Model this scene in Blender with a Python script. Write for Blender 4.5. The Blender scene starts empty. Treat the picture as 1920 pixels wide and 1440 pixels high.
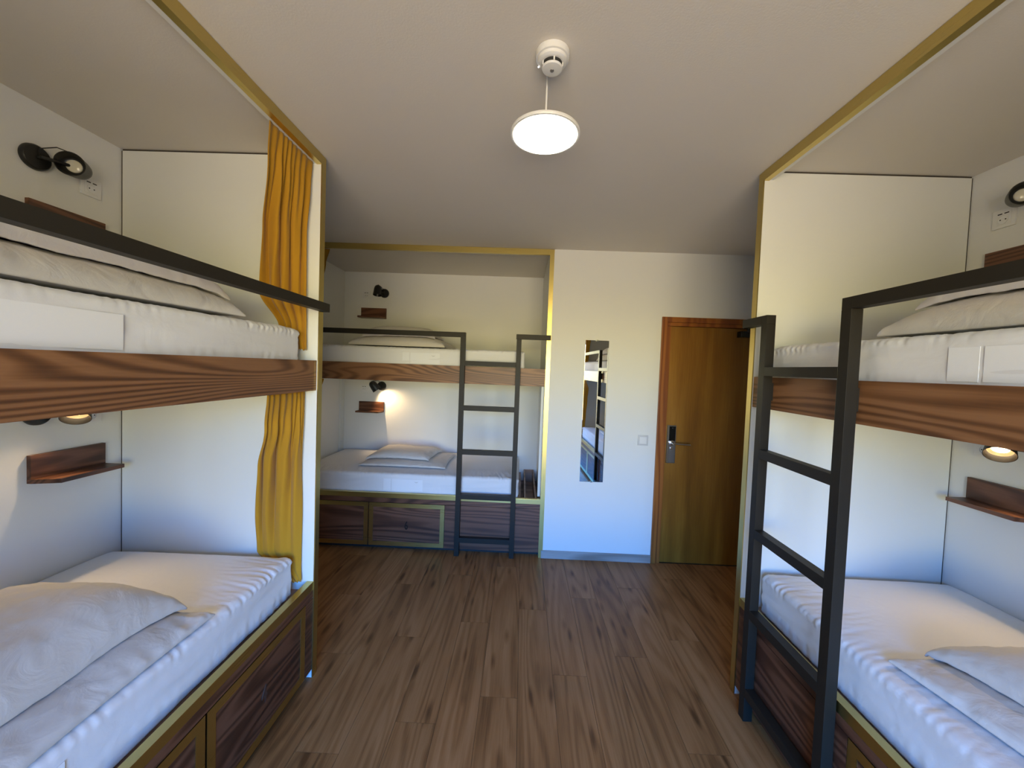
import bpy, bmesh, math, random
from mathutils import Vector, Matrix, noise

S = bpy.context.scene
COL = S.collection
H = 2.6
XL, XR, YL, YR, YB, XE = -1.011, 1.1315, 1.854, 1.890, 3.191, 0.208
WL, WR, WB, WF = -1.998, 2.116, 4.191, -2.1
rnd = random.Random(7)

# ------------------------------------------------------------------ camera
cam = bpy.data.cameras.new('camera')
co = bpy.data.objects.new('camera', cam)
COL.objects.link(co)
r_ = Vector((0.99911696, 0.0191746, 0.03738504))
u_ = Vector((-0.03802217, 0.03401596, 0.99869777))
f_ = Vector((-0.01787794, 0.99923733, -0.03471498))
m = Matrix((r_, u_, -f_)).transposed().to_4x4()
m.translation = Vector((0, 0, 1.6034))
co.matrix_world = m
cam.sensor_width = 36
cam.lens = 712.55 * 36 / 1920
cam.shift_x = (960 - 966.87) / 1920
cam.shift_y = (715.29 - 720) / 1920
cam.clip_start = 0.02
S.camera = co

# ------------------------------------------------------------------ exposure
S.view_settings.view_transform = 'Standard'
S.view_settings.look = 'None'
S.view_settings.gamma = 1
S.view_settings.use_curve_mapping = False
S.view_settings.exposure = 0.08
S.cycles.max_bounces = 6
S.cycles.diffuse_bounces = 3
S.cycles.use_adaptive_sampling = True
S.cycles.adaptive_threshold = 0.04
S.cycles.glossy_bounces = 4

# ------------------------------------------------------------------ world: blue sky above sunlit warm surroundings
W = bpy.data.worlds.new('sky')
S.world = W
W.use_nodes = True
wn = W.node_tree
for n in list(wn.nodes):
    wn.nodes.remove(n)
tc = wn.nodes.new('ShaderNodeTexCoord')
sx = wn.nodes.new('ShaderNodeSeparateXYZ')
mr = wn.nodes.new('ShaderNodeMapRange')
mr.inputs['From Min'].default_value = -1
mr.inputs['From Max'].default_value = 1
cr = wn.nodes.new('ShaderNodeValToRGB')
bg = wn.nodes.new('ShaderNodeBackground')
wo = wn.nodes.new('ShaderNodeOutputWorld')
wn.links.new(tc.outputs['Generated'], sx.inputs[0])
wn.links.new(sx.outputs['Z'], mr.inputs['Value'])
wn.links.new(mr.outputs[0], cr.inputs[0])
wn.links.new(cr.outputs[0], bg.inputs[0])
wn.links.new(bg.outputs[0], wo.inputs[0])
el = cr.color_ramp.elements
stops = [(0.0, (0.44, 0.36, 0.27)), (0.44, (0.46, 0.38, 0.26)), (0.49, (0.66, 0.56, 0.19)),
         (0.515, (1.10, 0.96, 0.40)), (0.54, (0.60, 0.85, 1.0)), (0.575, (0.06, 0.44, 1.40)), (1.0, (0.05, 0.32, 1.2))]
el[0].position, el[0].color = stops[0][0], stops[0][1] + (1,)
el[1].position, el[1].color = stops[-1][0], stops[-1][1] + (1,)
for p, c in stops[1:-1]:
    e = el.new(p)
    e.color = c + (1,)
bg.inputs[1].default_value = 22.0
# daylight enters by the window behind the camera (portal only guides sampling)
WX0, WX1, WZ0, WZ1 = -1.15, 1.25, 0.45, 2.24
pl = bpy.data.lights.new('window_portal', 'AREA')
pl.shape = 'RECTANGLE'
pl.size, pl.size_y = WX1 - WX0, WZ1 - WZ0
pl.cycles.is_portal = True
po = bpy.data.objects.new('window_portal', pl)
COL.objects.link(po)
po.location = ((WX0 + WX1) / 2, WF - 0.02, (WZ0 + WZ1) / 2)
po.rotation_euler = (math.radians(90), 0, 0)
PEND_E = 14.0
SPOT_W = 9.0


# ------------------------------------------------------------------ materials
def mat(name, color, rough=0.6, metal=0.0, spec=0.5):
    M = bpy.data.materials.new(name)
    M.use_nodes = True
    b = M.node_tree.nodes['Principled BSDF']
    b.inputs['Base Color'].default_value = tuple(color) + (1,)
    b.inputs['Roughness'].default_value = rough
    b.inputs['Metallic'].default_value = metal
    b.inputs['Specular IOR Level'].default_value = spec
    M.diffuse_color = tuple(color) + (1,)
    return M


def N(t, kind, **kw):
    n = t.nodes.new(kind)
    for k, v in kw.items():
        if k in n.inputs:
            n.inputs[k].default_value = v
        else:
            setattr(n, k, v)
    return n


def paint(name, color, rough=0.7, bump=0.02, scale=220, var=0.02, sheen=None):
    """painted / plastered surface: tiny grain plus a faint tone variation"""
    M = mat(name, color, rough)
    t = M.node_tree
    b = t.nodes['Principled BSDF']
    g = N(t, 'ShaderNodeNewGeometry')
    n1 = N(t, 'ShaderNodeTexNoise', Scale=scale, Detail=2.0)
    n2 = N(t, 'ShaderNodeTexNoise', Scale=2.3, Detail=3.0)
    t.links.new(g.outputs['Position'], n1.inputs['Vector'])
    t.links.new(g.outputs['Position'], n2.inputs['Vector'])
    mx = N(t, 'ShaderNodeMix', data_type='RGBA')
    mx.inputs[6].default_value = tuple(c * (1 - var) for c in color) + (1,)
    mx.inputs[7].default_value = tuple(min(1, c * (1 + var)) for c in color) + (1,)
    t.links.new(n2.outputs[0], mx.inputs[0])
    t.links.new(mx.outputs[2], b.inputs['Base Color'])
    bp = N(t, 'ShaderNodeBump', Strength=bump * 10, Distance=0.0006)
    t.links.new(n1.outputs[0], bp.inputs['Height'])
    t.links.new(bp.outputs[0], b.inputs['Normal'])
    return M


def wood(name, dark, mid, light, axis='Y', rings=16, across=5.0, along=0.55, rough=0.45, fine=0.35, perobj=False,
         amt=1.0, seed=0.0, knots=False):
    """timber: contour rings of a stretched noise (cathedral grain) plus fine pores"""
    M = mat(name, mid, rough)
    t = M.node_tree
    b = t.nodes['Principled BSDF']
    g = N(t, 'ShaderNodeNewGeometry')
    add = N(t, 'ShaderNodeVectorMath', operation='ADD')
    t.links.new(g.outputs['Position'], add.inputs[0])
    add.inputs[1].default_value = (seed, seed * 1.7, seed * 0.6)
    src = add.outputs[0]
    oi = N(t, 'ShaderNodeObjectInfo')
    if perobj:
        ml = N(t, 'ShaderNodeVectorMath', operation='SCALE')
        ml.inputs[0].default_value = (37.0, 91.0, 13.0)
        t.links.new(oi.outputs['Random'], ml.inputs['Scale'])
        a2 = N(t, 'ShaderNodeVectorMath', operation='ADD')
        t.links.new(src, a2.inputs[0])
        t.links.new(ml.outputs[0], a2.inputs[1])
        src = a2.outputs[0]

    def scaled(al, ac):
        mp = N(t, 'ShaderNodeVectorMath', operation='MULTIPLY')
        v = [ac, ac, ac]
        v['XYZ'.index(axis)] = al
        mp.inputs[1].default_value = v
        t.links.new(src, mp.inputs[0])
        return mp.outputs[0]
    n1 = N(t, 'ShaderNodeTexNoise', Scale=1.0, Detail=1.5, Roughness=0.45)
    t.links.new(scaled(along, across), n1.inputs['Vector'])
    mu = N(t, 'ShaderNodeMath', operation='MULTIPLY')
    mu.inputs[1].default_value = rings * 6.283
    t.links.new(n1.outputs[0], mu.inputs[0])
    sn = N(t, 'ShaderNodeMath', operation='SINE')
    t.links.new(mu.outputs[0], sn.inputs[0])
    m1 = N(t, 'ShaderNodeMapRange')
    m1.inputs['From Min'].default_value = -1
    m1.inputs['From Max'].default_value = 0.6
    t.links.new(sn.outputs[0], m1.inputs['Value'])
    n2 = N(t, 'ShaderNodeTexNoise', Scale=1.0, Detail=4.0, Roughness=0.6)
    t.links.new(scaled(5.0, 180.0), n2.inputs['Vector'])
    n3 = N(t, 'ShaderNodeTexNoise', Scale=1.0, Detail=3.0)
    t.links.new(scaled(0.9, 6.0), n3.inputs['Vector'])
    # mix the three
    a = N(t, 'ShaderNodeMath', operation='MULTIPLY')
    a.inputs[1].default_value = 0.42 * amt
    t.links.new(m1.outputs[0], a.inputs[0])
    c = N(t, 'ShaderNodeMath', operation='MULTIPLY_ADD')
    c.inputs[1].default_value = fine
    t.links.new(n2.outputs[0], c.inputs[0])
    t.links.new(a.outputs[0], c.inputs[2])
    d = N(t, 'ShaderNodeMath', operation='MULTIPLY_ADD')
    d.inputs[1].default_value = 0.75
    t.links.new(n3.outputs[0], d.inputs[0])
    t.links.new(c.outputs[0], d.inputs[2])
    val = d.outputs[0]
    if perobj:
        e = N(t, 'ShaderNodeMath', operation='MULTIPLY_ADD')
        e.inputs[1].default_value = 0.08
        t.links.new(oi.outputs['Random'], e.inputs[0])
        t.links.new(val, e.inputs[2])
        val = e.outputs[0]
    if knots:
        vo = N(t, 'ShaderNodeTexVoronoi', Scale=1.0)
        t.links.new(scaled(3.4, 13.0), vo.inputs['Vector'])
        km = N(t, 'ShaderNodeMapRange')
        km.inputs['From Min'].default_value = 0.05
        km.inputs['From Max'].default_value = 0.26
        km.inputs['To Min'].default_value = -0.30
        km.inputs['To Max'].default_value = 0.0
        t.links.new(vo.outputs['Distance'], km.inputs['Value'])
        ka = N(t, 'ShaderNodeMath', operation='ADD')
        t.links.new(km.outputs[0], ka.inputs[0])
        t.links.new(val, ka.inputs[1])
        val = ka.outputs[0]
    rp = N(t, 'ShaderNodeValToRGB')
    el = rp.color_ramp.elements
    el[0].position, el[0].color = 0.38, tuple(dark) + (1,)
    el[1].position, el[1].color = 1.05, tuple(light) + (1,)
    k = el.new(0.72)
    k.color = tuple(mid) + (1,)
    t.links.new(val, rp.inputs[0])
    t.links.new(rp.outputs[0], b.inputs['Base Color'])
    bp = N(t, 'ShaderNodeBump', Strength=0.15, Distance=0.0005)
    t.links.new(n2.outputs[0], bp.inputs['Height'])
    t.links.new(bp.outputs[0], b.inputs['Normal'])
    return M


def brushed(name, color, rough, axis):
    M = mat(name, color, rough, 1.0)
    t = M.node_tree
    b = t.nodes['Principled BSDF']
    g = N(t, 'ShaderNodeNewGeometry')
    mp = N(t, 'ShaderNodeVectorMath', operation='MULTIPLY')
    v = [300.0] * 3
    v['XYZ'.index(axis)] = 4.0
    mp.inputs[1].default_value = v
    t.links.new(g.outputs['Position'], mp.inputs[0])
    n = N(t, 'ShaderNodeTexNoise', Scale=1.0, Detail=2.0)
    t.links.new(mp.outputs[0], n.inputs['Vector'])
    mr = N(t, 'ShaderNodeMapRange')
    mr.inputs['To Min'].default_value = rough - 0.08
    mr.inputs['To Max'].default_value = rough + 0.1
    t.links.new(n.outputs[0], mr.inputs['Value'])
    t.links.new(mr.outputs[0], b.inputs['Roughness'])
    return M


def cloth(name, color, rough=0.9, scale=900, crease=0.3, weave=0.3):
    M = mat(name, color, rough, 0, 0.2)
    t = M.node_tree
    b = t.nodes['Principled BSDF']
    b.inputs['Sheen Weight'].default_value = 0.15
    g = N(t, 'ShaderNodeNewGeometry')
    n1 = N(t, 'ShaderNodeTexNoise', Scale=scale, Detail=1.0)
    n2 = N(t, 'ShaderNodeTexNoise', Scale=11.0, Detail=5.0, Distortion=1.2)
    for n in (n1, n2):
        t.links.new(g.outputs['Position'], n.inputs['Vector'])
    b1 = N(t, 'ShaderNodeBump', Strength=crease, Distance=0.012)
    t.links.new(n2.outputs[0], b1.inputs['Height'])
    b2 = N(t, 'ShaderNodeBump', Strength=weave, Distance=0.0004)
    t.links.new(n1.outputs[0], b2.inputs['Height'])
    t.links.new(b1.outputs[0], b2.inputs['Normal'])
    t.links.new(b2.outputs[0], b.inputs['Normal'])
    mx = N(t, 'ShaderNodeMix', data_type='RGBA')
    mx.inputs[6].default_value = tuple(c * 0.93 for c in color) + (1,)
    mx.inputs[7].default_value = tuple(min(1, c * 1.04) for c in color) + (1,)
    t.links.new(n1.outputs[0], mx.inputs[0])
    t.links.new(mx.outputs[2], b.inputs['Base Color'])
    return M


def glow(name, color, strength):
    M = bpy.data.materials.new(name)
    M.use_nodes = True
    t = M.node_tree
    b = t.nodes['Principled BSDF']
    b.inputs['Base Color'].default_value = (0.8, 0.8, 0.8, 1)
    b.inputs['Emission Color'].default_value = tuple(color) + (1,)
    b.inputs['Emission Strength'].default_value = strength
    return M


m_wall = paint('wall_paint', (0.80, 0.80, 0.77), 0.75, 0.03)
m_ceil = paint('ceiling_paint', (0.78, 0.73, 0.66), 0.85, 0.05, 160)
m_panel = paint('white_laminate', (0.80, 0.81, 0.77), 0.42, 0.004)
WD, WM, WLt = (0.060, 0.022, 0.008), (0.185, 0.078, 0.028), (0.28, 0.130, 0.054)
m_walnut = {a: wood('walnut_' + a, WD, WM, WLt, a, rings=32, across=4.2, along=0.38, seed=s)
            for a, s in (('Y', 3.3), ('X', 8.1))}
DD, DM, DL = (0.038, 0.013, 0.007), (0.105, 0.039, 0.018), (0.17, 0.070, 0.036)
m_dark = {a: wood('dark_walnut_' + a, DD, DM, DL, a, rings=22, across=4.2, along=0.38, rough=0.4, seed=s)
          for a, s in (('Y', 1.3), ('X', 5.1))}
m_floor = wood('oak_laminate', (0.12, 0.046, 0.013), (0.31, 0.135, 0.043), (0.41, 0.20, 0.075), 'Y', rings=12,
               across=6.0, along=0.5, rough=0.42, perobj=True, fine=0.42, knots=True, amt=0.45)
m_floor.node_tree.nodes['Principled BSDF'].inputs['Specular IOR Level'].default_value = 0.3
m_joint = mat('floor_joint', (0.03, 0.018, 0.01), 0.9)
m_door = wood('honey_oak_veneer', (0.16, 0.060, 0.006), (0.27, 0.115, 0.012), (0.38, 0.18, 0.025), 'Z', rings=5,
              across=3.0, along=0.35, rough=0.38, fine=0.45, amt=0.35)
m_frame = wood('reddish_hardwood', (0.15, 0.035, 0.006), (0.26, 0.075, 0.013), (0.36, 0.12, 0.02), 'Z', rings=4,
               across=9.0, along=0.5, rough=0.4)
m_base = wood('greyed_oak', (0.20, 0.16, 0.13), (0.34, 0.29, 0.25), (0.45, 0.40, 0.36), 'X', rings=3, across=8,
              along=0.8, rough=0.5)
m_brass = {a: brushed('brushed_brass_' + a, (0.60, 0.475, 0.17), 0.30, a) for a in 'XYZ'}
m_steel = paint('black_powder_coat', (0.017, 0.014, 0.010), 0.5, 0.02, 500)
m_steel.node_tree.nodes['Principled BSDF'].inputs['Specular IOR Level'].default_value = 0.3
m_sheet = cloth('white_cotton_sheet', (0.80, 0.79, 0.79), 0.9, 1100, 0.16)
m_pillow = cloth('pillowcase_cotton', (0.64, 0.605, 0.57), 0.92, 1000, 0.38)
m_label = cloth('mattress_label_cloth', (0.87, 0.87, 0.88), 0.7, 1500, 0.0, 0.1)
m_mark = mat('label_print', (0.55, 0.55, 0.56), 0.8)
m_curt = cloth('mustard_curtain_cloth', (0.47, 0.240, 0.018), 0.9, 700, 0.25)
m_plastic = mat('white_plastic', (0.80, 0.80, 0.79), 0.3)
m_gap = mat('painted_gap_shade', (0.06, 0.05, 0.04), 0.8)  # dark colour of the added strips that stand in for shade in narrow gaps
m_white = mat('white_enamel', (0.8, 0.8, 0.77), 0.4)
m_lampblk = mat('black_lamp_metal', (0.012, 0.012, 0.012), 0.38)
m_dkhole = mat('dark_hole', (0.02, 0.02, 0.02), 0.7)
m_chrome = mat('chrome', (0.75, 0.74, 0.72), 0.16, 1.0)
m_satin = mat('satin_steel', (0.35, 0.34, 0.35), 0.35, 1.0)
m_blackgl = mat('black_glass', (0.006, 0.006, 0.006), 0.12)
m_mirror = mat('mirror_silver', (0.80, 0.80, 0.78), 0.015, 1.0)
m_kick = mat('black_kickboard', (0.012, 0.012, 0.014), 0.5)
m_numb = mat('engraved_bronze', (0.022, 0.008, 0.003), 0.5, 0.3)
m_faint = mat('faint_bronze', (0.10, 0.055, 0.038), 0.5, 0.2)  # paler bronze near the drawer wood tone, keeps the numeral faint
m_switch = mat('pale_grey_plastic', (0.60, 0.60, 0.60), 0.35)
m_tray = {a: wood('tray_wood_' + a, (0.11, 0.055, 0.032), (0.25, 0.14, 0.085), (0.36, 0.21, 0.14), a, rings=3)
          for a in 'XY'}
m_glow_p = glow('pendant_diffuser', (1.0, 0.86, 0.60), PEND_E)
m_glow_r = glow('reading_lens_lit', (1.0, 0.72, 0.42), 22.0)
m_lens = mat('reading_lens_unlit', (0.75, 0.70, 0.55), 0.12)
m_inner = mat('lamp_reflector', (0.55, 0.40, 0.25), 0.35, 0.3)
m_shell = mat('white_window_frame', (0.8, 0.8, 0.8), 0.4)

# ------------------------------------------------------------------ object helpers
ORG = {}


def link(name, me, origin, parent=None):
    o = bpy.data.objects.new(name, me)
    COL.objects.link(o)
    ORG[o.name] = Vector(origin)
    if parent is not None:
        o.parent = parent
        o.location = Vector(origin) - ORG[parent.name]
    else:
        o.location = origin
    return o


def tag(o, label=None, cat=None, group=None, kind=None):
    if label:
        o['label'] = label
    if cat:
        o['category'] = cat
    if group:
        o['group'] = group
    if kind:
        o['kind'] = kind
    return o


def empty(name, loc, label, cat, group=None):
    return tag(link(name, None, loc), label, cat, group)


def obj(name, bm, material, parent=None, smooth=False, origin=None):
    """link bmesh (in world coordinates) as one object whose origin is its bottom centre"""
    bmesh.ops.recalc_face_normals(bm, faces=bm.faces)
    if origin is None:
        lo = Vector([min(v.co[i] for v in bm.verts) for i in range(3)])
        hi = Vector([max(v.co[i] for v in bm.verts) for i in range(3)])
        origin = Vector(((lo.x + hi.x) / 2, (lo.y + hi.y) / 2, lo.z))
    origin = Vector(origin)
    for v in bm.verts:
        v.co -= origin
    me = bpy.data.meshes.new(name)
    bm.to_mesh(me)
    bm.free()
    mats = material if isinstance(material, (list, tuple)) else [material]
    for x in mats:
        me.materials.append(x)
    if smooth:
        for p in me.polygons:
            p.use_smooth = True
        if smooth != 'all':
            me.set_sharp_from_angle(angle=math.radians(smooth if smooth is not True else 40))
    return link(name, me, origin, parent)


def box(bm, a, b, bev=0.0):
    lo = [min(a[i], b[i]) for i in range(3)]
    hi = [max(a[i], b[i]) for i in range(3)]
    vs = [bm.verts.new((x, y, z)) for x in (lo[0], hi[0]) for y in (lo[1], hi[1]) for z in (lo[2], hi[2])]
    fs = [(0, 1, 3, 2), (4, 6, 7, 5), (0, 4, 5, 1), (2, 3, 7, 6), (0, 2, 6, 4), (1, 5, 7, 3)]
    new = [bm.faces.new([vs[i] for i in f]) for f in fs]
    if bev:
        es = list({e for f in new for e in f.edges})
        bmesh.ops.bevel(bm, geom=es, offset=bev, segments=2, profile=0.7, affect='EDGES')
    return bm


def B(a, b, bev=0.0):
    return box(bmesh.new(), a, b, bev)


def lathe(bm, prof, M, seg=32, cap=True):
    """prof: list of (radius, height) turned about local z, placed by matrix M"""
    rings = []
    for r, h in prof:
        if r < 1e-6:
            rings.append([bm.verts.new(M @ Vector((0, 0, h)))])
        else:
            rings.append([bm.verts.new(M @ Vector((r * math.cos(2 * math.pi * i / seg), r * math.sin(2 * math.pi * i / seg), h)))
                          for i in range(seg)])
    for a, b in zip(rings, rings[1:]):
        for i in range(seg):
            j = (i + 1) % seg
            if len(a) == 1 and len(b) == 1:
                continue
            if len(a) == 1:
                bm.faces.new((a[0], b[i], b[j]))
            elif len(b) == 1:
                bm.faces.new((a[i], a[j], b[0]))
            else:
                bm.faces.new((a[i], a[j], b[j], b[i]))
    if cap:
        for r in (rings[0], rings[-1]):
            if len(r) > 2:
                bm.faces.new(r)
    return bm


def tube(bm, pts, r, seg=10):
    pts = [Vector(p) for p in pts]
    rings = []
    for i, p in enumerate(pts):
        d = (pts[min(i + 1, len(pts) - 1)] - pts[max(i - 1, 0)]).normalized()
        a = d.orthogonal().normalized() if i == 0 else (rings_a - d * rings_a.dot(d)).normalized()
        rings_a = a
        b = d.cross(a)
        rings.append([bm.verts.new(p + r * (math.cos(2 * math.pi * k / seg) * a + math.sin(2 * math.pi * k / seg) * b))
                      for k in range(seg)])
    for a, b in zip(rings, rings[1:]):
        for k in range(seg):
            bm.faces.new((a[k], a[(k + 1) % seg], b[(k + 1) % seg], b[k]))
    bm.faces.new(rings[0])
    bm.faces.new(rings[-1])
    return bm


def frame_to(origin, zdir, xhint=(0, 0, 1)):
    z = Vector(zdir).normalized()
    x = Vector(xhint)
    x = (x - z * x.dot(z))
    if x.length < 1e-4:
        x = z.orthogonal()
    x.normalize()
    y = z.cross(x)
    M = Matrix((x, y, z)).transposed().to_4x4()
    M.translation = Vector(origin)
    return M


# ------------------------------------------------------------------ room shell
floor = tag(obj('floor', B((WL - .1, WF - .1, -0.06), (WR + .1, WB + .1, -0.0045)), m_joint), kind='structure')
PW, PL = 0.182, 1.22
k = 0
x = WL + 0.03 - PW
while x < WR:
    x0, x1 = max(x, WL), min(x + PW, WR)
    y = WF - ((k * 0.437) % 1.0) * PL
    while y < YB:
        y0, y1 = max(y, WF), min(y + PL, YB if x0 > XE else YB + 0.08)
        if y1 - y0 > 0.02 and x1 - x0 > 0.02:
            g = 0.0007
            bm = B((x0 + g, y0 + g, -0.004), (x1 - g, y1 - g, 0.0))
            obj('plank', bm, m_floor, floor)
        y += PL
    x += PW
    k += 1
tag(obj('ceiling', B((WL - .1, WF - .1, H), (WR + .1, WB + .1, H + 0.1)), m_ceil), kind='structure')
tag(obj('wall_left', B((WL - .1, WF - .1, 0), (WL, WB + .1, H)), m_wall), kind='structure')
tag(obj('wall_right', B((WR, WF - .1, 0), (WR + .1, WB + .1, H)), m_wall), kind='structure')
# back wall right of the rear bunk, with the door opening
DX0, DX1, DZ = 1.137, 2.105, 2.075
bm = B((0.226, YB, 0), (DX0 + .01, YB + .12, H))
box(bm, (DX0 + .01, YB, DZ - .01), (WR, YB + .12, H))
tag(obj('wall_back', bm, m_wall), kind='structure')
tag(obj('wall_alcove', B((WL, WB, 0), (XE + .1, WB + .1, H)), m_wall), kind='structure')
bm = B((WL, WF - .1, 0), (WX0, WF, H))
box(bm, (WX1, WF - .1, 0), (WR, WF, H))
box(bm, (WX0, WF - .1, 0), (WX1, WF, WZ0))
box(bm, (WX0, WF - .1, WZ1), (WX1, WF, H))
tag(obj('wall_front', bm, m_wall), kind='structure')
# window frame behind the camera
bm = bmesh.new()
for a, b in (((WX0, WZ0), (WX0 + .05, WZ1)), ((WX1 - .05, WZ0), (WX1, WZ1)), ((WX0, WZ0), (WX1, WZ0 + .05)),
             ((WX0, WZ1 - .05), (WX1, WZ1)), ((0.03, WZ0), (0.09, WZ1))):
    box(bm, (a[0], WF - .08, a[1]), (b[0], WF - .03, b[1]))
tag(obj('window_1', bm, m_shell), kind='structure')
# baseboards
tag(obj('baseboard_back', B((0.212, YB - .013, 0), (DX0, YB, 0.066), 0.002), m_base), kind='structure')
tag(obj('baseboard_left', B((WL, YL + .04, 0), (WL + .012, YB - .01, 0.066), 0.002), m_base), kind='structure')
tag(obj('baseboard_right', B((WR - .012, YR + .04, 0), (WR, YB - .05, 0.066), 0.002), m_base), kind='structure')

# ------------------------------------------------------------------ door
door = tag(obj('door_1', B((1.217, YB + .012, 0.004), (2.022, YB + .052, 2.0), 0.002), m_door), kind='structure')
for a, b in (((DX0, 0), (DX0 + .045, DZ)), ((2.06, 0), (DX1, DZ)), ((DX0 + .045, 2.032), (2.06, DZ))):
    obj('door_casing', B((a[0], YB - .014, a[1]), (b[0], YB + .06, b[1]), 0.003), m_frame, door)
for a, b in (((DX0 + .046, 0), (1.2145, 2.0)), ((2.0245, 0), (2.059, 2.0)), ((DX0 + .046, 2.0025), (2.059, 2.031))):
    obj('door_jamb', B((a[0], YB - .006, a[1]), (b[0], YB + .1, b[1]), 0.002), m_frame, door)
obj('door_stop', B((1.2, YB + .055, 0), (2.05, YB + .1, 2.04)), m_frame, door)
lock = obj('lock_plate', B((1.228, YB - .012, .859), (1.298, YB + .012, 1.176), 0.004), m_satin, door)
obj('card_reader', B((1.240, YB - .0145, 1.045), (1.292, YB - .012, 1.168), 0.001), m_blackgl, lock)
obj('edge_strip', B((1.2265, YB - .0148, .861), (1.2385, YB - .011, 1.174), 0.001), m_chrome, lock)
bm = lathe(bmesh.new(), [(0, -.001), (.0035, -.001), (.0035, .001), (0, .001)], frame_to((1.266, YB - .0155, 1.155), (0, -1, 0)), 12)
obj('indicator_light', bm, m_satin, lock)
bm = lathe(bmesh.new(), [(.021, 0), (.021, .006), (.012, .010), (.011, .045), (0, .045)], frame_to((1.264, YB - .012, 1.03), (0, -1, 0)), 24)
obj('handle_rose', bm, m_chrome, lock, 35)
bm = tube(bmesh.new(), [(1.262, YB - .052, 1.030), (1.29, YB - .056, 1.029), (1.35, YB - .056, 1.027), (1.401, YB - .056, 1.025)], .0075)
obj('door_handle', bm, m_chrome, lock, 50)
bm = lathe(bmesh.new(), [(.009, 0), (.009, .012), (.003, .018), (0, .018)], frame_to((1.262, YB - .012, .985), (0, -1, 0)), 16)
obj('thumb_turn', bm, m_chrome, lock, 35)
cl = obj('door_closer', B((1.765, YB - .045, 1.925), (1.995, YB + .012, 1.975), 0.006), m_blackgl, door)
obj('closer_arm', B((1.80, YB - .050, 1.995), (2.0, YB - .030, 2.007), 0.002), m_blackgl, cl)
obj('closer_pivot', lathe(bmesh.new(), [(.012, 0), (.012, .04), (.006, .045), (0, .045)], frame_to((1.83, YB - .035, 1.965), (0, 0, 1)), 16),
    m_blackgl, cl, 35)

# ------------------------------------------------------------------ mirror and switch on the back wall
mt = math.radians(1.3)
MM = Matrix.Translation((0.6095, YB - 0.006, 0.672)) @ Matrix.Rotation(mt, 4, 'Z')
mir = empty('wall_mirror', (0.6095, YB - 0.006, 0.672), 'tall narrow frameless mirror hanging on the back wall left of the door', 'mirror')


def tb(a, b, M, bev=0):
    bm = B(a, b, bev)
    bm.transform(M)
    return bm


obj('mirror_backing', tb((-.097, -.001, 0.001), (.097, .004, 1.187), MM), m_dkhole, mir)
obj('mirror_glass', tb((-.0975, -.005, 0), (.0975, -.001, 1.188), MM, 0.0008), m_mirror, mir)
obj('clip', tb((-.010, -.0065, -.004), (.010, .002, .006), MM, 0.0008), m_chrome, mir)
obj('clip', tb((-.010, -.0065, 1.182), (.010, .002, 1.192), MM, 0.0008), m_chrome, mir)
sw = empty('light_switch', (1.027, YB, .997), 'square white light switch on the wall between mirror and door', 'switch')
obj('switch_plate', B((.984, YB - .009, .997), (1.070, YB, 1.083), .003), m_switch, sw, 30)
obj('rocker', B((.998, YB - .0125, 1.011), (1.056, YB - .0085, 1.069), .002), m_plastic, sw, 30)


# ------------------------------------------------------------------ bunk units
class Frame:
    def __init__(s, name, o, U, V, axis):
        s.name, s.o, s.U, s.V, s.axis = name, Vector(o), Vector(U), Vector(V), axis

    def __call__(s, u, v, z):
        return s.o + s.U * u + s.V * v + Vector((0, 0, z))

    def box(s, a, b, bev=0.0, bm=None):
        bm = bm or bmesh.new()
        return box(bm, s(*a), s(*b), bev)


LEFT = Frame('left', (XL, YL, 0), (0, -1, 0), (-1, 0, 0), 'Y')
RIGHT = Frame('right', (XR, YR, 0), (0, -1, 0), (1, 0, 0), 'Y')
BACK = Frame('rear', (WL, YB, 0), (1, 0, 0), (0, 1, 0), 'X')


def text_mesh(body, size, F, u, z, v, depth, flip, sq=0.62):
    cu = bpy.data.curves.new('number', 'FONT')
    cu.body = body
    cu.size = size
    cu.extrude = depth
    cu.offset = .0022
    cu.align_x = 'CENTER'
    o = bpy.data.objects.new('tmp', cu)
    COL.objects.link(o)
    bpy.context.view_layer.update()
    me = bpy.data.meshes.new_from_object(o.evaluated_get(bpy.context.evaluated_depsgraph_get()))
    bm = bmesh.new()
    bm.from_mesh(me)
    bpy.data.objects.remove(o)
    for w in bm.verts:
        x, y, zz = w.co
        w.co = F(u + x * sq * flip, v - zz, z + y)
    return bm


def drawer(F, bed, u0, u1, number=None, flip=1):
    z0, z1, w = .042, .412, .036
    ax = F.axis
    d = obj('drawer', F.box((u0, .003, z0), (u1, .030, z1)), m_dark[ax], bed)
    bm = bmesh.new()
    # mitred brass border as one frame
    ring = lambda q, v: [F(u0 + q, v, z0 + q), F(u1 - q, v, z0 + q), F(u1 - q, v, z1 - q), F(u0 + q, v, z1 - q)]
    o1, i1, o0, i0 = [[bm.verts.new(p) for p in ring(q, v)] for q, v in ((0, 0.0008), (w, 0.0008), (0, .006), (w, .006))]
    for a in range(4):
        b = (a + 1) % 4
        bm.faces.new((o1[a], o1[b], i1[b], i1[a]))
        bm.faces.new((o0[a], o0[b], o1[b], o1[a]))
        bm.faces.new((i0[a], i0[b], i1[b], i1[a]))
        bm.faces.new((o0[a], o0[b], i0[b], i0[a]))
    obj('drawer_trim', bm, m_brass[ax], d)
    if number:
        bm = text_mesh(number, .098, F, (u0 + u1) / 2, .190, .0025, .0015, flip)
        obj('number', bm, m_numb if number == '6' else m_faint, d)
    return d


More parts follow.
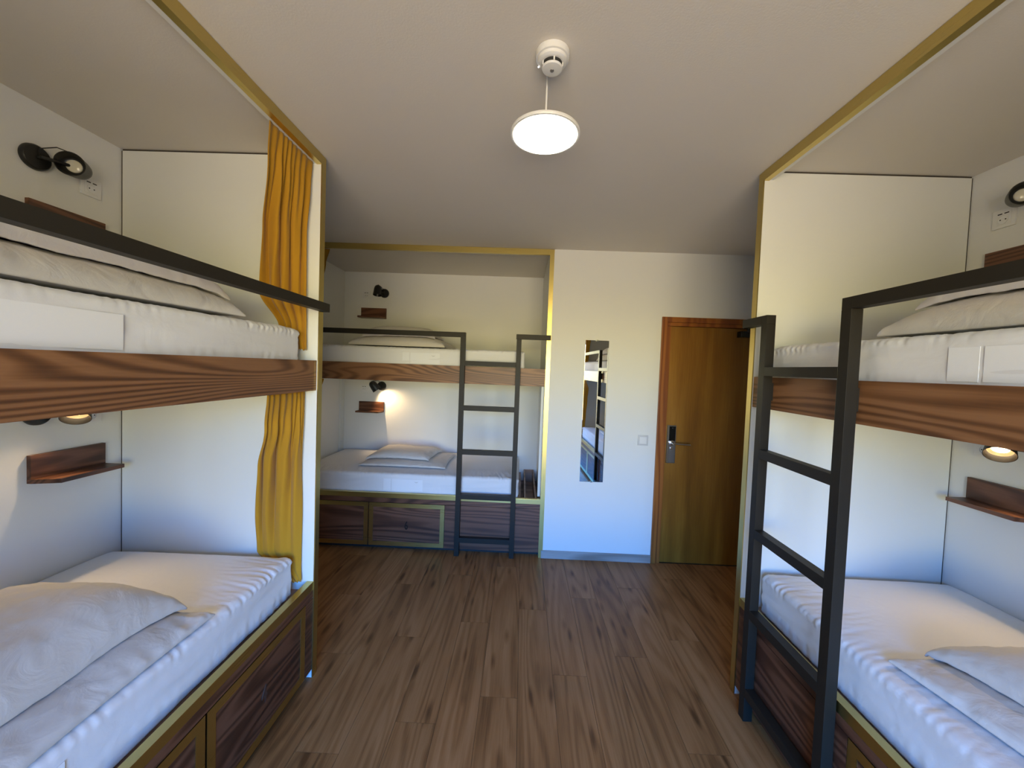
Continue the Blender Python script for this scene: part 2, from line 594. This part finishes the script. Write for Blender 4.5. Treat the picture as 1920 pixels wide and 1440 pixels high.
def bunk(F, Lb, depth, label, near_panel=True, far_panel=True, far_u=0.0, rails=(), lad=None, drawers=(), trays=(), low_batten=False):
    ax = F.axis
    bed = empty('bunk_bed', F(Lb / 2, depth / 2, 0), label, 'bunk bed', 'built-in double bunk beds')
    T = .035
    panels = []
    if far_panel:
        panels.append((-T, 0))
    if near_panel:
        panels.append((Lb, Lb + T))
    for a, b in panels:
        p = obj('side_panel', F.box((a, .0004, .0), (b, depth - .006, 2.592)), m_panel, bed)
        obj('gap_shade_strip', F.box((a + .001, .05, 2.592), (b - .001, depth - .006, 2.5995)), m_gap, p)  # added dark strip painting the shade line along the panel top
        obj('gap_shade_strip', F.box((a + .001, depth - .006, .0), (b - .001, depth - .0004, 2.592)), m_gap, p)  # likewise for the shade line where panel meets wall
        obj('edge_trim', F.box((a - .0008, -.0045, .0), (b + .0008, .0004, 2.5965)), m_brass['Z'], p)
    e0, e1 = (0.0 if far_panel else 0.003), (Lb if near_panel else Lb)
    obj('ceiling_trim', F.box((e0, -.0045, 2.553), (e1, .022, 2.598)), m_brass[ax], bed)
    obj('curtain_track', F.box((e0, .0225, 2.557), (e1, .044, 2.5985)), m_white, bed)
    obj('gap_shade_strip', F.box((e0, .0442, 2.590), (e1, .050, 2.5985)), m_gap, bed)  # added dark strip painting the shade line behind the track
    obj('upper_front_board', F.box((e0 + .001, .004, 1.458), (e1 - .001, .030, 1.605), .001), m_walnut[ax], bed)
    obj('upper_platform', F.box((e0, .031, 1.47), (e1, depth - .003, 1.555)), m_panel, bed)
    obj('kickboard', F.box((e0, .055, .0), (e1, .07, .040)), m_kick, bed)
    # carcass behind drawers and apron rail above
    obj('base_top_rail', F.box((e0, .0006, .4165), (e1, .030, .456)), m_dark[ax], bed)
    obj('base_trim', F.box((e0, -.0005, .4565), (e1, .032, .497), .0008), m_brass[ax], bed)
    segs = sorted(drawers)
    cur = e0
    for d in list(segs) + [(e1 + .003, None, None)]:
        if d[0] - cur > .01:
            obj('base_panel', F.box((cur, .0008, .042), (d[0] - .003, .030, .4135)), m_dark[ax], bed)
        if d[1]:
            cur = d[1] + .003
    obj('carcass', F.box((e0, .071, .0), (e1, depth - .003, .33)), m_dark[ax], bed)
    lo, hi = trays[0], trays[1]
    obj('lower_platform', F.box((lo, .034, .34), (hi, depth - .003, .452)), m_tray[ax], bed)
    for a, b in ((e0, lo), (hi, e1)):
        if b - a > .06:
            # open stowage compartment at the end of the mattress
            obj('tray_base', F.box((a, .034, .34), (b, depth - .003, .36)), m_tray[ax], bed)
            obj('tray_divider', F.box((a + .03, .036, .36), (a + .045, depth - .004, .487)), m_tray[ax], bed)
            obj('tray_divider', F.box((b - .045, .036, .36), (b - .03, depth - .004, .487)), m_tray[ax], bed)
            obj('tray_end', F.box((a + .0455, depth - .03, .36), (b - .0455, depth - .005, .487)), m_tray[ax], bed)
    for d in drawers:
        drawer(F, bed, *d)
    # guard rail and ladder of square black tube
    v0, v1 = -.0455, -.0055
    for a, b in rails:
        obj('guard_rail', F.box((a, v0, 1.845), (b, v1, 1.885), .0015), m_steel, bed)
    if lad:
        a, b = lad
        for s0 in (a, b - .04):
            obj('ladder_stile', F.box((s0, v0, 0), (s0 + .04, v1, 1.8449), .0015), m_steel, bed)
        for z in (1.63, 1.256, .886, .508, .137):
            obj('ladder_rung', F.box((a + .04, v0, z - .02), (b - .04, v1, z + .02), .001), m_steel, bed)
        obj('rail_bracket', F.box((a + .005, -.0055, 1.50), (a + .035, .004, 1.58)), m_steel, bed)
        obj('rail_bracket', F.box((b - .035, -.0055, 1.50), (b - .005, .004, 1.58)), m_steel, bed)
    if low_batten:
        obj('corner_batten', F.box((.0, depth - .075, .49), (.022, depth - .003, 1.455)), m_panel, bed)
        obj('corner_batten', F.box((Lb - .022, .10, .49), (Lb, .17, 1.455)), m_panel, bed)
    return bed


# left: drawers under the head end, ladder towards the window
bunk(LEFT, 2.17, .987, 'built-in walnut and white bunk along the left wall, guard rail running to its far panel',
     rails=[(-.020, 2.205)], lad=(1.50, 1.98),
     drawers=[(.064, .640, '4', -1), (.648, 1.224, None, 1)], trays=(.0, 2.0))
# right: ladder at the far end, drawers towards the window
bunk(RIGHT, 2.17, .985, 'white and walnut built-in bunk along the right wall, black ladder at its door end',
     rails=[(-.035, .1149), (.1151, .155), (.5551, .5949), (.595, 2.205)], lad=(.115, .595),
     drawers=[(.640, 1.216, None, 1), (1.224, 1.80, None, 1)], trays=(.0, 2.0))
# rear: set back in the alcove beside the back wall
bunk(BACK, 2.188, 1.0, 'white and walnut built-in bunk in the rear alcove with drawer number 6',
     far_panel=False, rails=[(.004, 1.513), (1.934, 2.219)], lad=(1.473, 1.978),
     drawers=[(.070, .718, None, 1), (.726, 1.374, '6', 1)], trays=(.003, 2.02), low_batten=True)


# ------------------------------------------------------------------ mattresses
def mattress(F, name_label, u0, u1, v0, v1, z0, z1, seed, label_u=None, label_flip=1):
    r = .026
    nu, nv, nz = 300, 70, 14
    bm = bmesh.new()
    L, D, T = u1 - u0, v1 - v0, z1 - z0

    def shape(a, b, c):
        # a,b,c in 0..1 on the surface of the box
        p = Vector((a * L, b * D, c * T))
        q = Vector((min(max(p.x, r), L - r), min(max(p.y, r), D - r), min(max(p.z, r * .6), T - r)))
        d = p - q
        if d.length > 1e-9:
            # push the clamped point out by a rounded radius
            n = Vector((d.x / r, d.y / r, d.z / (r if p.z > q.z else r * .6)))
            ln = max(n.length, 1e-6)
            k = max(abs(n.x), abs(n.y), abs(n.z)) / ln
            p = q + d * k
        n = (p - Vector((min(max(p.x, r), L - r), min(max(p.y, r), D - r), min(max(p.z, r), T - r))))
        n = n.normalized() if n.length > 1e-9 else Vector((0, 0, 1))
        du, dv = min(p.x, L - p.x), min(p.y, D - p.y)
        # crown
        if c > .5:
            p.z += .008 * (min(1, du / .25) * min(1, dv / .2)) - .010 * math.exp(-du / .06) * math.exp(-dv / .12)
        # radiating puckers by the front edge, stronger toward the corners
        front = math.exp(-((p.y) / .16) ** 2)
        ends = .35 + 1.0 * math.exp(-(du / .38) ** 2)
        w = noise.noise(Vector((p.x * 34 + p.y * 7, p.y * 5, seed)))
        w2 = noise.noise(Vector((p.x * 70 - p.y * 14, p.y * 8, seed + 9)))
        amp = .0095 * front * ends if n.z > .35 else 0
        # long diagonal drag folds on the sides
        if n.z <= .6:
            s = noise.noise(Vector((p.x * 3.0 + p.z * 9, p.z * 34 - p.x * 5, seed + 4 + p.y * 2)))
            p += n * (.0055 * s)
            if p.z < .07:
                p += n * (.003 * noise.noise(Vector((p.x * 42, p.z * 12, seed + 5))) * (.3 + math.exp(-du / .3)))
            p += n * (.0028 * math.exp(-((p.z - .052 - .006 * math.sin(p.x * 4)) / .004) ** 2))
        ridge = (1 - 2.2 * abs(w)) * .7 + (1 - 2 * abs(w2)) * .25
        p += n * amp * ridge
        p += n * .002 * noise.noise(Vector((p.x * 5, p.y * 5, p.z * 5 + seed)))
        return F(u0 + p.x, v0 + p.y, z0 + p.z)
    cache = {}

    def V(i, j, k):
        key = (i, j, k)
        if key not in cache:
            # even grid
            cache[key] = bm.verts.new(shape(i / nu, j / nv, k / nz))
        return cache[key]
    for i in range(nu):
        for j in range(nv):
            bm.faces.new((V(i, j, nz), V(i + 1, j, nz), V(i + 1, j + 1, nz), V(i, j + 1, nz)))
    for i in range(nu):
        for k in range(nz):
            bm.faces.new((V(i, 0, k), V(i + 1, 0, k), V(i + 1, 0, k + 1), V(i, 0, k + 1)))
            bm.faces.new((V(i, nv, k), V(i + 1, nv, k), V(i + 1, nv, k + 1), V(i, nv, k + 1)))
    for j in range(nv):
        for k in range(nz):
            bm.faces.new((V(0, j, k), V(0, j + 1, k), V(0, j + 1, k + 1), V(0, j, k + 1)))
            bm.faces.new((V(nu, j, k), V(nu, j + 1, k), V(nu, j + 1, k + 1), V(nu, j, k + 1)))
    bm.faces.new([V(i, 0, 0) for i in range(nu)] + [V(nu, j, 0) for j in range(nv)] +
                 [V(i, nv, 0) for i in range(nu, 0, -1)] + [V(0, j, 0) for j in range(nv, 0, -1)])
    o = tag(obj('mattress', bm, m_sheet, None, 'all'), name_label, 'mattress', 'mattresses in white fitted sheets')
    if label_u is not None:
        # maker's cloth label showing pale through the thin sheet: narrow and wide field plus a small curved mark
        la, lb = label_u
        s = .022 + .045 * 0
        g = .005
        cut = la + (lb - la) * .2 if label_flip > 0 else la + (lb - la) * .8
        for a, b in ((la, cut - g), (cut + g, lb)):
            q = obj('sewn_label', F.box((a, v0 - .0030, z0 + .054), (b, v0 - .0015, z1 - .040), .0004), m_label, o)
            if abs(b - a) > (lb - la) * .5:
                bm = bmesh.new()
                cx = b - .055 if label_flip > 0 else b - .055
                zc = z1 - .058
                pts = []
                for t in range(9):
                    x = -1 + t / 4
                    pts.append((cx + x * .018, zc - .005 * (1 - x * x), zc - .0095 * (1 - x * x)))
                for h0, h1 in zip(pts, pts[1:]):
                    bm.faces.new([bm.verts.new(F(h0[0], v0 - .0034, h0[1])), bm.verts.new(F(h1[0], v0 - .0034, h1[1])),
                                  bm.verts.new(F(h1[0], v0 - .0034, h1[2] - .0004)), bm.verts.new(F(h0[0], v0 - .0034, h0[2] - .0004))])
                bmesh.ops.remove_doubles(bm, verts=bm.verts, dist=1e-6)
                bmesh.ops.solidify(bm, geom=bm.faces[:], thickness=.0003)
                obj('printed_mark', bm, m_mark, q)
    return o


mattress(LEFT, 'white-sheeted mattress on the lower left bunk, wrinkled at its far front corner', .050, 2.0, .072, .978, .455, .645, 1.0, (.98, 1.5), -1)
mattress(LEFT, 'white-sheeted mattress on the upper left bunk above the long walnut board', .070, 2.02, .046, .975, 1.558, 1.745, 2.0, (.87, 1.40), -1)
mattress(RIGHT, 'white-sheeted mattress on the lower right bunk behind the ladder', .035, 1.985, .072, .976, .455, .645, 3.0)
mattress(RIGHT, 'white-sheeted mattress on the upper right bunk', .045, 2.0, .050, .975, 1.558, 1.745, 4.0, (.81, 1.20), 1)
mattress(BACK, 'white-sheeted mattress on the lower rear bunk, ending beside the open wooden compartment', .055, 1.995, .045, .945, .455, .650, 5.0, (.83, 1.17), 1)
mattress(BACK, 'white-sheeted mattress on the upper rear bunk', .064, 2.010, .045, .95, 1.558, 1.745, 6.0, (.965, 1.285), 1)


# ------------------------------------------------------------------ pillows
class Pil:
    pass


def pil_offset(P, a, b, uu, vv):
    """height of the pillow's top above its support for seam parameters a, b in -1..1"""
    x = a * P.w / 2 * (1 - .05 * (1 - b * b))
    y = b * P.d / 2 * (1 - .05 * (1 - a * a))
    h = P.h * (max(0, 1 - abs(a) ** P.e) * max(0, 1 - abs(b) ** P.e)) ** P.x
    rim = min(1, h / (P.h * .5))
    q = noise.noise(Vector((x * 16 + y * 5, y * 9 - x * 4, P.seed)))
    q2 = noise.noise(Vector((x * 38, y * 30, P.seed + 3)))
    cr = ((.5 - abs(q)) * .010 + (.4 - abs(q2)) * .005) * (1.25 - rim) * (rim ** .5) * P.cr
    soft = noise.noise(Vector((x * 4, y * 4, P.seed + 7))) * .010 * rim
    return max(h + cr + soft + .003, .004)


def pil_top(P, uu, vv):
    """world height of the top of pillow P above plan point (uu, vv), or its support outside it"""
    dx, dy = uu - P.u, vv - P.v
    c, s = math.cos(P.rot), math.sin(P.rot)
    x, y = dx * c + dy * s, -dx * s + dy * c
    a, b = x / (P.w / 2), y / (P.d / 2)
    for _ in range(6):
        a2 = x / (P.w / 2) / (1 - .05 * (1 - min(1, b * b)))
        b2 = y / (P.d / 2) / (1 - .05 * (1 - min(1, a * a)))
        a, b = a2, b2
    if abs(a) >= 1 or abs(b) >= 1:
        return P.z
    return P.z + pil_offset(P, a, b, uu, vv)


def pillow(F, P, label, group):
    nx, ny = 84, 66
    bm = bmesh.new()
    c, s_ = math.cos(P.rot), math.sin(P.rot)

    def base(uu, vv):
        if P.under is None:
            return P.z
        Q = P.under
        hq = max(pil_top(Q, uu + i * .012, vv + j * .012) for i, j in ((0, 0), (1, 0), (-1, 0), (0, 1), (0, -1)))
        return max(hq + .005, Q.z + Q.h * .30)
    top, bot = {}, {}
    for i in range(nx + 1):
        for j in range(ny + 1):
            a = math.sin((i / nx - .5) * math.pi * .94) / math.sin(math.pi * .47)
            b = math.sin((j / ny - .5) * math.pi * .94) / math.sin(math.pi * .47)
            x = a * P.w / 2 * (1 - .05 * (1 - b * b))
            y = b * P.d / 2 * (1 - .05 * (1 - a * a))
            uu, vv = P.u + x * c - y * s_, P.v + x * s_ + y * c
            zb = base(uu, vv)
            edge = i in (0, nx) or j in (0, ny)
            top[i, j] = bm.verts.new(F(uu, vv, zb + pil_offset(P, a, b, uu, vv)))
            bot[i, j] = top[i, j] if edge else bm.verts.new(F(uu, vv, zb))
    for i in range(nx):
        for j in range(ny):
            bm.faces.new((top[i, j], top[i + 1, j], top[i + 1, j + 1], top[i, j + 1]))
            q = [bot[i, j], bot[i, j + 1], bot[i + 1, j + 1], bot[i + 1, j]]
            if set(q) != {top[i, j], top[i + 1, j], top[i + 1, j + 1], top[i, j + 1]}:
                bm.faces.new(q)
    return tag(obj('pillow', bm, m_pillow, None, 'all'), label, 'pillow', group)


def mk(u, v, w, d, h, rot, z, seed, under=None, e=4.6, cr=2.4):
    P = Pil()
    P.x = .45 if z > 1 else .52
    P.u, P.v, P.w, P.d, P.h, P.rot, P.z, P.seed, P.under, P.e, P.cr = u, v, w, d, h, math.radians(rot), z, seed, under, e, cr
    return P


PG = 'stacked pillows on the bunks'
for F, tagname, specs in (
    (LEFT, 'lower left bunk', [(.935, .365, .82, .60, .055, -2, .660, 11.0), (.915, .46, .76, .60, .135, -2, None, 12.0)]),
    (LEFT, 'upper left bunk', [(.84, .40, .88, .66, .095, 2, 1.762, 13.0), (.83, .41, .80, .60, .075, 3, None, 14.0)]),
    (RIGHT, 'lower right bunk', [(.98, .47, .80, .58, .045, 6, .660, 15.0), (.95, .55, .74, .50, .075, 4, None, 16.0)]),
    (RIGHT, 'upper right bunk', [(.94, .42, .84, .62, .115, 0, 1.762, 17.0), (.99, .43, .76, .58, .075, -3, None, 18.0)]),
    (BACK, 'lower rear bunk', [(.93, .50, .80, .56, .035, 0, .666, 19.0), (.86, .56, .62, .46, .055, -4, None, 20.0)]),
    (BACK, 'upper rear bunk', [(.87, .46, .86, .60, .095, 0, 1.762, 21.0), (.86, .46, .66, .50, .075, 2, None, 22.0)]),
):
    a = mk(*specs[0])
    pillow(F, a, 'wide flat %s pillow, the bottom one of the two on the %s' % ('off-white' if 'upper' in tagname else 'pale grey', tagname), PG)
    sp = list(specs[1])
    sp[6] = a.z
    b = mk(*sp, under=a)
    pillow(F, b, 'plump creased pillow lying on top of the other one on the %s' % tagname, PG)


# ------------------------------------------------------------------ curtains
def curtain(F, label, z0, z1, keys, pleats, seed, end=0.0, sgn=1):
    """keys: list of (z, (ua,va), (ub,vb), amplitude); a = edge by the panel, b = free edge; u measured from the end panel"""
    nu, nz = 150, 70
    bm = bmesh.new()
    keys = sorted(keys)
    rr = random.Random(int(seed * 10))
    ph = [rr.uniform(0, 6.28) for _ in range(4)]

    def at(z):
        if z <= keys[0][0]:
            return keys[0][1:]
        for k0, k1 in zip(keys, keys[1:]):
            if z <= k1[0]:
                t = (z - k0[0]) / (k1[0] - k0[0])
                t = t * t * (3 - 2 * t)
                L = lambda p, q: (p[0] + (q[0] - p[0]) * t, p[1] + (q[1] - p[1]) * t)
                return L(k0[1], k1[1]), L(k0[2], k1[2]), k0[3] + (k1[3] - k0[3]) * t
        return keys[-1][1:]
    g = {}
    for j in range(nz + 1):
        zz = z0 + (z1 - z0) * j / nz
        a, b, amp = at(zz)
        d = Vector((b[0] - a[0], b[1] - a[1]))
        n = Vector((-d.y, d.x)).normalized()
        dn = d.normalized()
        for i in range(nu + 1):
            s = i / nu
            h = (z1 - zz)
            # many small gathers under the track merge into a few broad folds further down
            mg = min(1, h / .35)
            warp = s + .05 * math.sin(s * 6 + ph[0] + h * .9) + .02 * noise.noise(Vector((s * 3, h * 2.2, seed)))
            fa = math.sin(warp * pleats * 1.35 * 2 * math.pi + ph[1])
            fb = math.sin(warp * pleats * .62 * 2 * math.pi + ph[2] + .5 * h)
            w = fa * (1 - .72 * mg) + 1.4 * fb * mg
            w += .75 * noise.noise(Vector((s * 7, h * 1.0, seed + 2))) * mg +   .16 * noise.noise(Vector((s * 15, h * 2.5, seed + 8)))
            env = (.5 + .5 * min(1, h * 5)) * (.8 + .5 * noise.noise(Vector((s * 4, h * .6, seed + 5))))
            off = n * (amp * w * env) + dn * (amp * .5 * math.cos(warp * pleats * .62 * 2 * math.pi + ph[2]) * env * mg)
            p = Vector(a) + d * s + off
            hem = .004 * math.sin(warp * pleats * 2 * math.pi) if j == 0 else 0
            g[i, j] = bm.verts.new(F(end + sgn * max(p.x, .006), max(p.y, .0335 if zz < 1.65 else .026), zz + hem))
    for i in range(nu):
        for j in range(nz):
            bm.faces.new((g[i, j], g[i + 1, j], g[i + 1, j + 1], g[i, j + 1]))
    o = tag(obj('curtain', bm, m_curt, None, 'all'), label, 'curtain', 'mustard bunk curtains')
    md = o.modifiers.new('thickness', 'SOLIDIFY')
    md.thickness = .0016
    md.offset = 0
    return o


def up_keys(k=1.0):
    return [(1.60, (.022, .042), (.032, .12), .006), (1.76, (.022, .045), (.036, .17), .008),
            (1.92, (.024, .046), (.085, .235 * k), .014), (2.2, (.025, .047), (.17, .175 * k), .018),
            (2.45, (.020, .042), (.27, .085), .013), (2.56, (.016, .036), (.325, .037), .006)]


def low_keys(k=1.0):
    return [(.50, (.020, .05), (.028, .085), .003), (.58, (.018, .055), (.030, .20 * k), .004), (.66, (.018, .055), (.032, .265 * k), .005),
            (.85, (.022, .052), (.050, .262 * k), .011), (1.1, (.024, .050), (.11, .215 * k), .015),
            (1.3, (.022, .048), (.20, .125), .013), (1.455, (.018, .050), (.285, .055), .007)]


curtain(LEFT, 'mustard yellow curtain bunched at the far end of the upper left bunk', 1.655, 2.555, up_keys(), 6, 1.1)
curtain(LEFT, 'mustard yellow curtain bunched at the far end of the lower left bunk', .505, 1.453, low_keys(), 6, 2.2)
curtain(BACK, 'mustard yellow curtain at the left end of the upper rear bunk', 1.62, 2.555, up_keys(), 6, 3.3)
curtain(BACK, 'mustard yellow curtain at the left end of the lower rear bunk', .52, 1.453, low_keys(), 6, 4.4)
curtain(RIGHT, 'mustard yellow curtain at the window end of the upper right bunk, seen in the mirror', 1.655, 2.555,
        [(z, a, (b[0] + .10, min(b[1], .12)), m_) for z, a, b, m_ in up_keys()], 6, 5.5, 2.17, -1)
curtain(RIGHT, 'mustard yellow curtain at the window end of the lower right bunk, seen in the mirror', .52, 1.453,
        [(z, a, (b[0] + .10, min(b[1], .12)), m_) for z, a, b, m_ in low_keys()], 6, 6.6, 2.17, -1)


# ------------------------------------------------------------------ wall shelves
def shelf(F, u0, u1, z0, depth, label):
    ax = F.axis
    wv = depth
    s = empty('wall_shelf', F((u0 + u1) / 2, wv, z0), label, 'shelf', 'small walnut wall shelves')
    obj('back_board', F.box((u0, wv - .018, z0 + .018), (u1, wv - .0005, z0 + .115), .0008), m_dark[ax], s)
    bm = bmesh.new()
    out = [(u0, wv - .0005), (u0, wv - .11), (u1 - .028, wv - .11), (u1, wv - .018), (u1, wv - .0005)]
    lo = [bm.verts.new(F(a, b, z0)) for a, b in out]
    hi = [bm.verts.new(F(a, b, z0 + .0175)) for a, b in out]
    bm.faces.new(lo)
    bm.faces.new(hi)
    for i in range(5):
        j = (i + 1) % 5
        bm.faces.new((lo[i], lo[j], hi[j], hi[i]))
    obj('shelf_board', bm, m_dark[ax], s)


# ------------------------------------------------------------------ sockets
def socket(F, u, z, depth, label):
    wv = depth
    s = empty('power_socket', F(u, wv, z - .041), label, 'socket', 'white wall sockets beside the reading lamps')
    p = obj('socket_plate', F.box((u - .041, wv - .009, z - .041), (u + .041, wv - .0003, z + .041), .003), m_plastic, s, 30)
    obj('socket_insert', F.box((u - .028, wv - .011, z - .028), (u + .028, wv - .0088, z + .028), .001), m_plastic, s, 30)
    M = frame_to(F(u, wv - .0111, z - .006), -F.V)
    obj('socket_ring', lathe(bmesh.new(), [(.0195, 0), (.0195, .002), (.017, .002), (.016, .0003), (0, .0003)], M, 28, False), m_plastic, s, 40)
    for a in (-.0095, .0095):
        obj('pin_hole', lathe(bmesh.new(), [(.0028, 0), (.0028, .0006), (0, .0006)], frame_to(F(u + a, wv - .0114, z - .006), -F.V), 12, False), m_dkhole, s)
    for a in (-.012, .012):
        obj('usb_slot', F.box((u + a - .008, wv - .0118, z + .018), (u + a + .008, wv - .0108, z + .0225)), m_dkhole, s)


# ------------------------------------------------------------------ reading lamps
def reading_lamp(F, up, zp, uh, zh, out, aim, label, lit, depth):
    wv = depth
    s = empty('reading_lamp', F(up, wv, zp - .05), label, 'lamp', 'black wall reading lamps')
    n = -F.V
    M = frame_to(F(up, wv - .0004, zp), n)
    obj('wall_plate', lathe(bmesh.new(), [(0, 0), (.048, 0), (.050, .004), (.049, .014), (.044, .020), (0, .022)], M, 40, False), m_lampblk, s, 40)
    hc = F(uh, wv - out, zh)
    A = (F.U * aim[0] + F.V * aim[1] + Vector((0, 0, aim[2]))).normalized()
    # arm from the plate to the side of the head
    pa = F(up, wv - .018, zp)
    obj('joint_arm', tube(bmesh.new(), [pa, pa + n * .018, (pa + n * .02 + hc) / 2, hc - A * .01], .007), m_lampblk, s, 50)
    Mh = frame_to(hc, A)
    prof = [(0, -.070), (.016, -.068), (.029, -.059), (.037, -.044), (.041, -.02), (.044, .010), (.0475, .042), (.0455, .042), (.040, .022), (.034, .006)]
    hd = obj('lamp_head', lathe(bmesh.new(), prof, Mh, 40, False), m_lampblk, s, 60)
    obj('reflector', lathe(bmesh.new(), [(.0448, .038), (.0395, .020), (.034, .0075), (.0256, .0055)], Mh, 40, False),
        m_inner if lit else m_lampblk, hd, 60)
    obj('lens', lathe(bmesh.new(), [(.0255, .004), (.0255, .008), (.022, .0105), (0, .0115)], Mh, 32, False), m_glow_r if lit else m_lens, hd, 60)
    # cable loop
    side = A.cross(n)
    side = side.normalized() if side.length > .1 else Vector((0, 0, 1))
    pts = [hc - A * .03 + Vector((0, 0, .03)), hc - A * .02 + Vector((0, 0, .055)), (hc + pa) / 2 + Vector((0, 0, .060)), pa + Vector((0, 0, .035)) + n * .01, pa + n * .0]
    obj('cable', tube(bmesh.new(), pts, .0022, 6), m_lampblk, s, 60)
    if lit:
        l = bpy.data.lights.new('reading_light', 'SPOT')
        l.energy = SPOT_W * lit
        l.color = (1.0, .70, .38)
        l.spot_size = math.radians(112)
        l.spot_blend = .9
        l.shadow_soft_size = .012
        lo = bpy.data.objects.new('reading_light', l)
        COL.objects.link(lo)
        lo.parent = s
        w = hc + A * .016
        lo.location = w - ORG[s.name]
        lo.rotation_euler = (-A).to_track_quat('Z', 'Y').to_euler()


for F, off, dep, nm in ((LEFT, 0.0, .987, 'left'), (RIGHT, 0.0, .985, 'right'), (BACK, .108, 1.0, 'rear')):
    shelf(F, .086 + off, .363 + off, 1.060, dep, 'small walnut ledge shelf on the wall inside the lower %s bunk' % nm)
    shelf(F, .086 + off, .363 + off, 2.092, dep, 'small walnut ledge shelf on the wall inside the upper %s bunk' % nm)
    socket(F, .137 + off, 2.350, dep, 'white power socket high on the wall of the upper %s bunk' % nm)
    socket(F, .137 + off, 1.318, dep, 'white power socket on the wall of the lower %s bunk' % nm)
# (plate u,z) (head u,z) distance from wall, aim (u, v, z)
reading_lamp(LEFT, .335, 2.378, .250, 2.385, .070, (.88, -.50, -.10), 'unlit black reading lamp on the wall of the upper left bunk', 0, .987)
reading_lamp(LEFT, .335, 1.345, .250, 1.350, .075, (.50, -.45, -.75), 'lit reading lamp peeping below the walnut board of the lower left bunk', 1.0, .987)
reading_lamp(RIGHT, .335, 2.375, .245, 2.40, .070, (.75, -.60, -.10), 'unlit black reading lamp cut by the frame edge in the upper right bunk', 0, .985)
reading_lamp(RIGHT, .335, 1.345, .250, 1.345, .080, (.45, -.60, -.70), 'brightly lit reading lamp in the lower right bunk', 1.0, .985)
reading_lamp(BACK, .445, 2.372, .390, 2.382, .060, (.02, -.20, -1.0), 'unlit black reading lamp in the upper rear bunk pointing straight down', 0, 1.0)
reading_lamp(BACK, .440, 1.352, .400, 1.345, .105, (.52, .16, -.72), 'lit black reading lamp in the lower rear bunk throwing warm light on the wall', 1.5, 1.0)

# ------------------------------------------------------------------ pendant and smoke detector
px, py, pz = .045, 1.325, 2.398
pd = empty('pendant_lamp', (px, py, pz - .002), 'lit round flat white pendant disc hanging from the ceiling centre', 'ceiling lamp')
Mz = Matrix.Translation((px, py, pz))
obj('lamp_disc', lathe(bmesh.new(), [(.108, 0), (.1165, .0), (.1185, .004), (.117, .010), (.10, .015), (.02, .018), (0, .018)], Mz, 64, False), m_plastic, pd, 40)
obj('diffuser', lathe(bmesh.new(), [(0, -.001), (.109, -.001), (.110, .002), (0, .002)], Mz, 64, False), m_glow_p, pd, 40)
obj('rod', lathe(bmesh.new(), [(.0032, .017), (.0032, H - pz - .0005)], Mz, 12), m_plastic, pd, 40)
sxx, syy = .056, 1.235
sd = empty('smoke_detector', (sxx, syy, 2.545), 'round white smoke detector on the ceiling above the pendant lamp', 'smoke detector')
Ms = Matrix.Translation((sxx, syy, H)) @ Matrix.Diagonal((1, 1, -1, 1))
obj('detector_base', lathe(bmesh.new(), [(.053, 0.0005), (.054, .006), (.052, .020), (.049, .0215), (0, .0215)], Ms, 48, False), m_plastic, sd, 35)
obj('detector_body', lathe(bmesh.new(), [(.047, .0215), (.045, .029), (.039, .033), (.033, .034), (0, .034)], Ms, 48, False), m_plastic, sd, 35)
obj('smoke_vent', lathe(bmesh.new(), [(.0315, .034), (.0315, .045), (0, .045)], Ms, 48, False), m_dkhole, sd, 35)
for q in range(5):
    a = q * math.pi * .4 + 1.05
    bm = B((.026, -.0022, .034), (.0345, .0022, .046))
    bm.transform(Ms @ Matrix.Rotation(a, 4, 'Z'))
    obj('vent_rib', bm, m_plastic, sd)
obj('detector_cap', lathe(bmesh.new(), [(.032, .045), (.033, .047), (.030, .051), (.018, .053), (0, .0535)], Ms, 48, False), m_plastic, sd, 35)
obj('sensor_dot', lathe(bmesh.new(), [(.0065, .053), (.0060, .055), (0, .0553)], Ms, 16, False), m_satin, sd, 35)
bm = lathe(bmesh.new(), [(.0025, 0), (.0025, .0015), (0, .002)], Matrix.Translation((sxx - .043, syy + .014, H - .032)) @ Matrix.Diagonal((1, 1, -1, 1)), 10, False)
obj('status_light', bm, glow('status_led', (1, .95, .9), 3.0), sd)
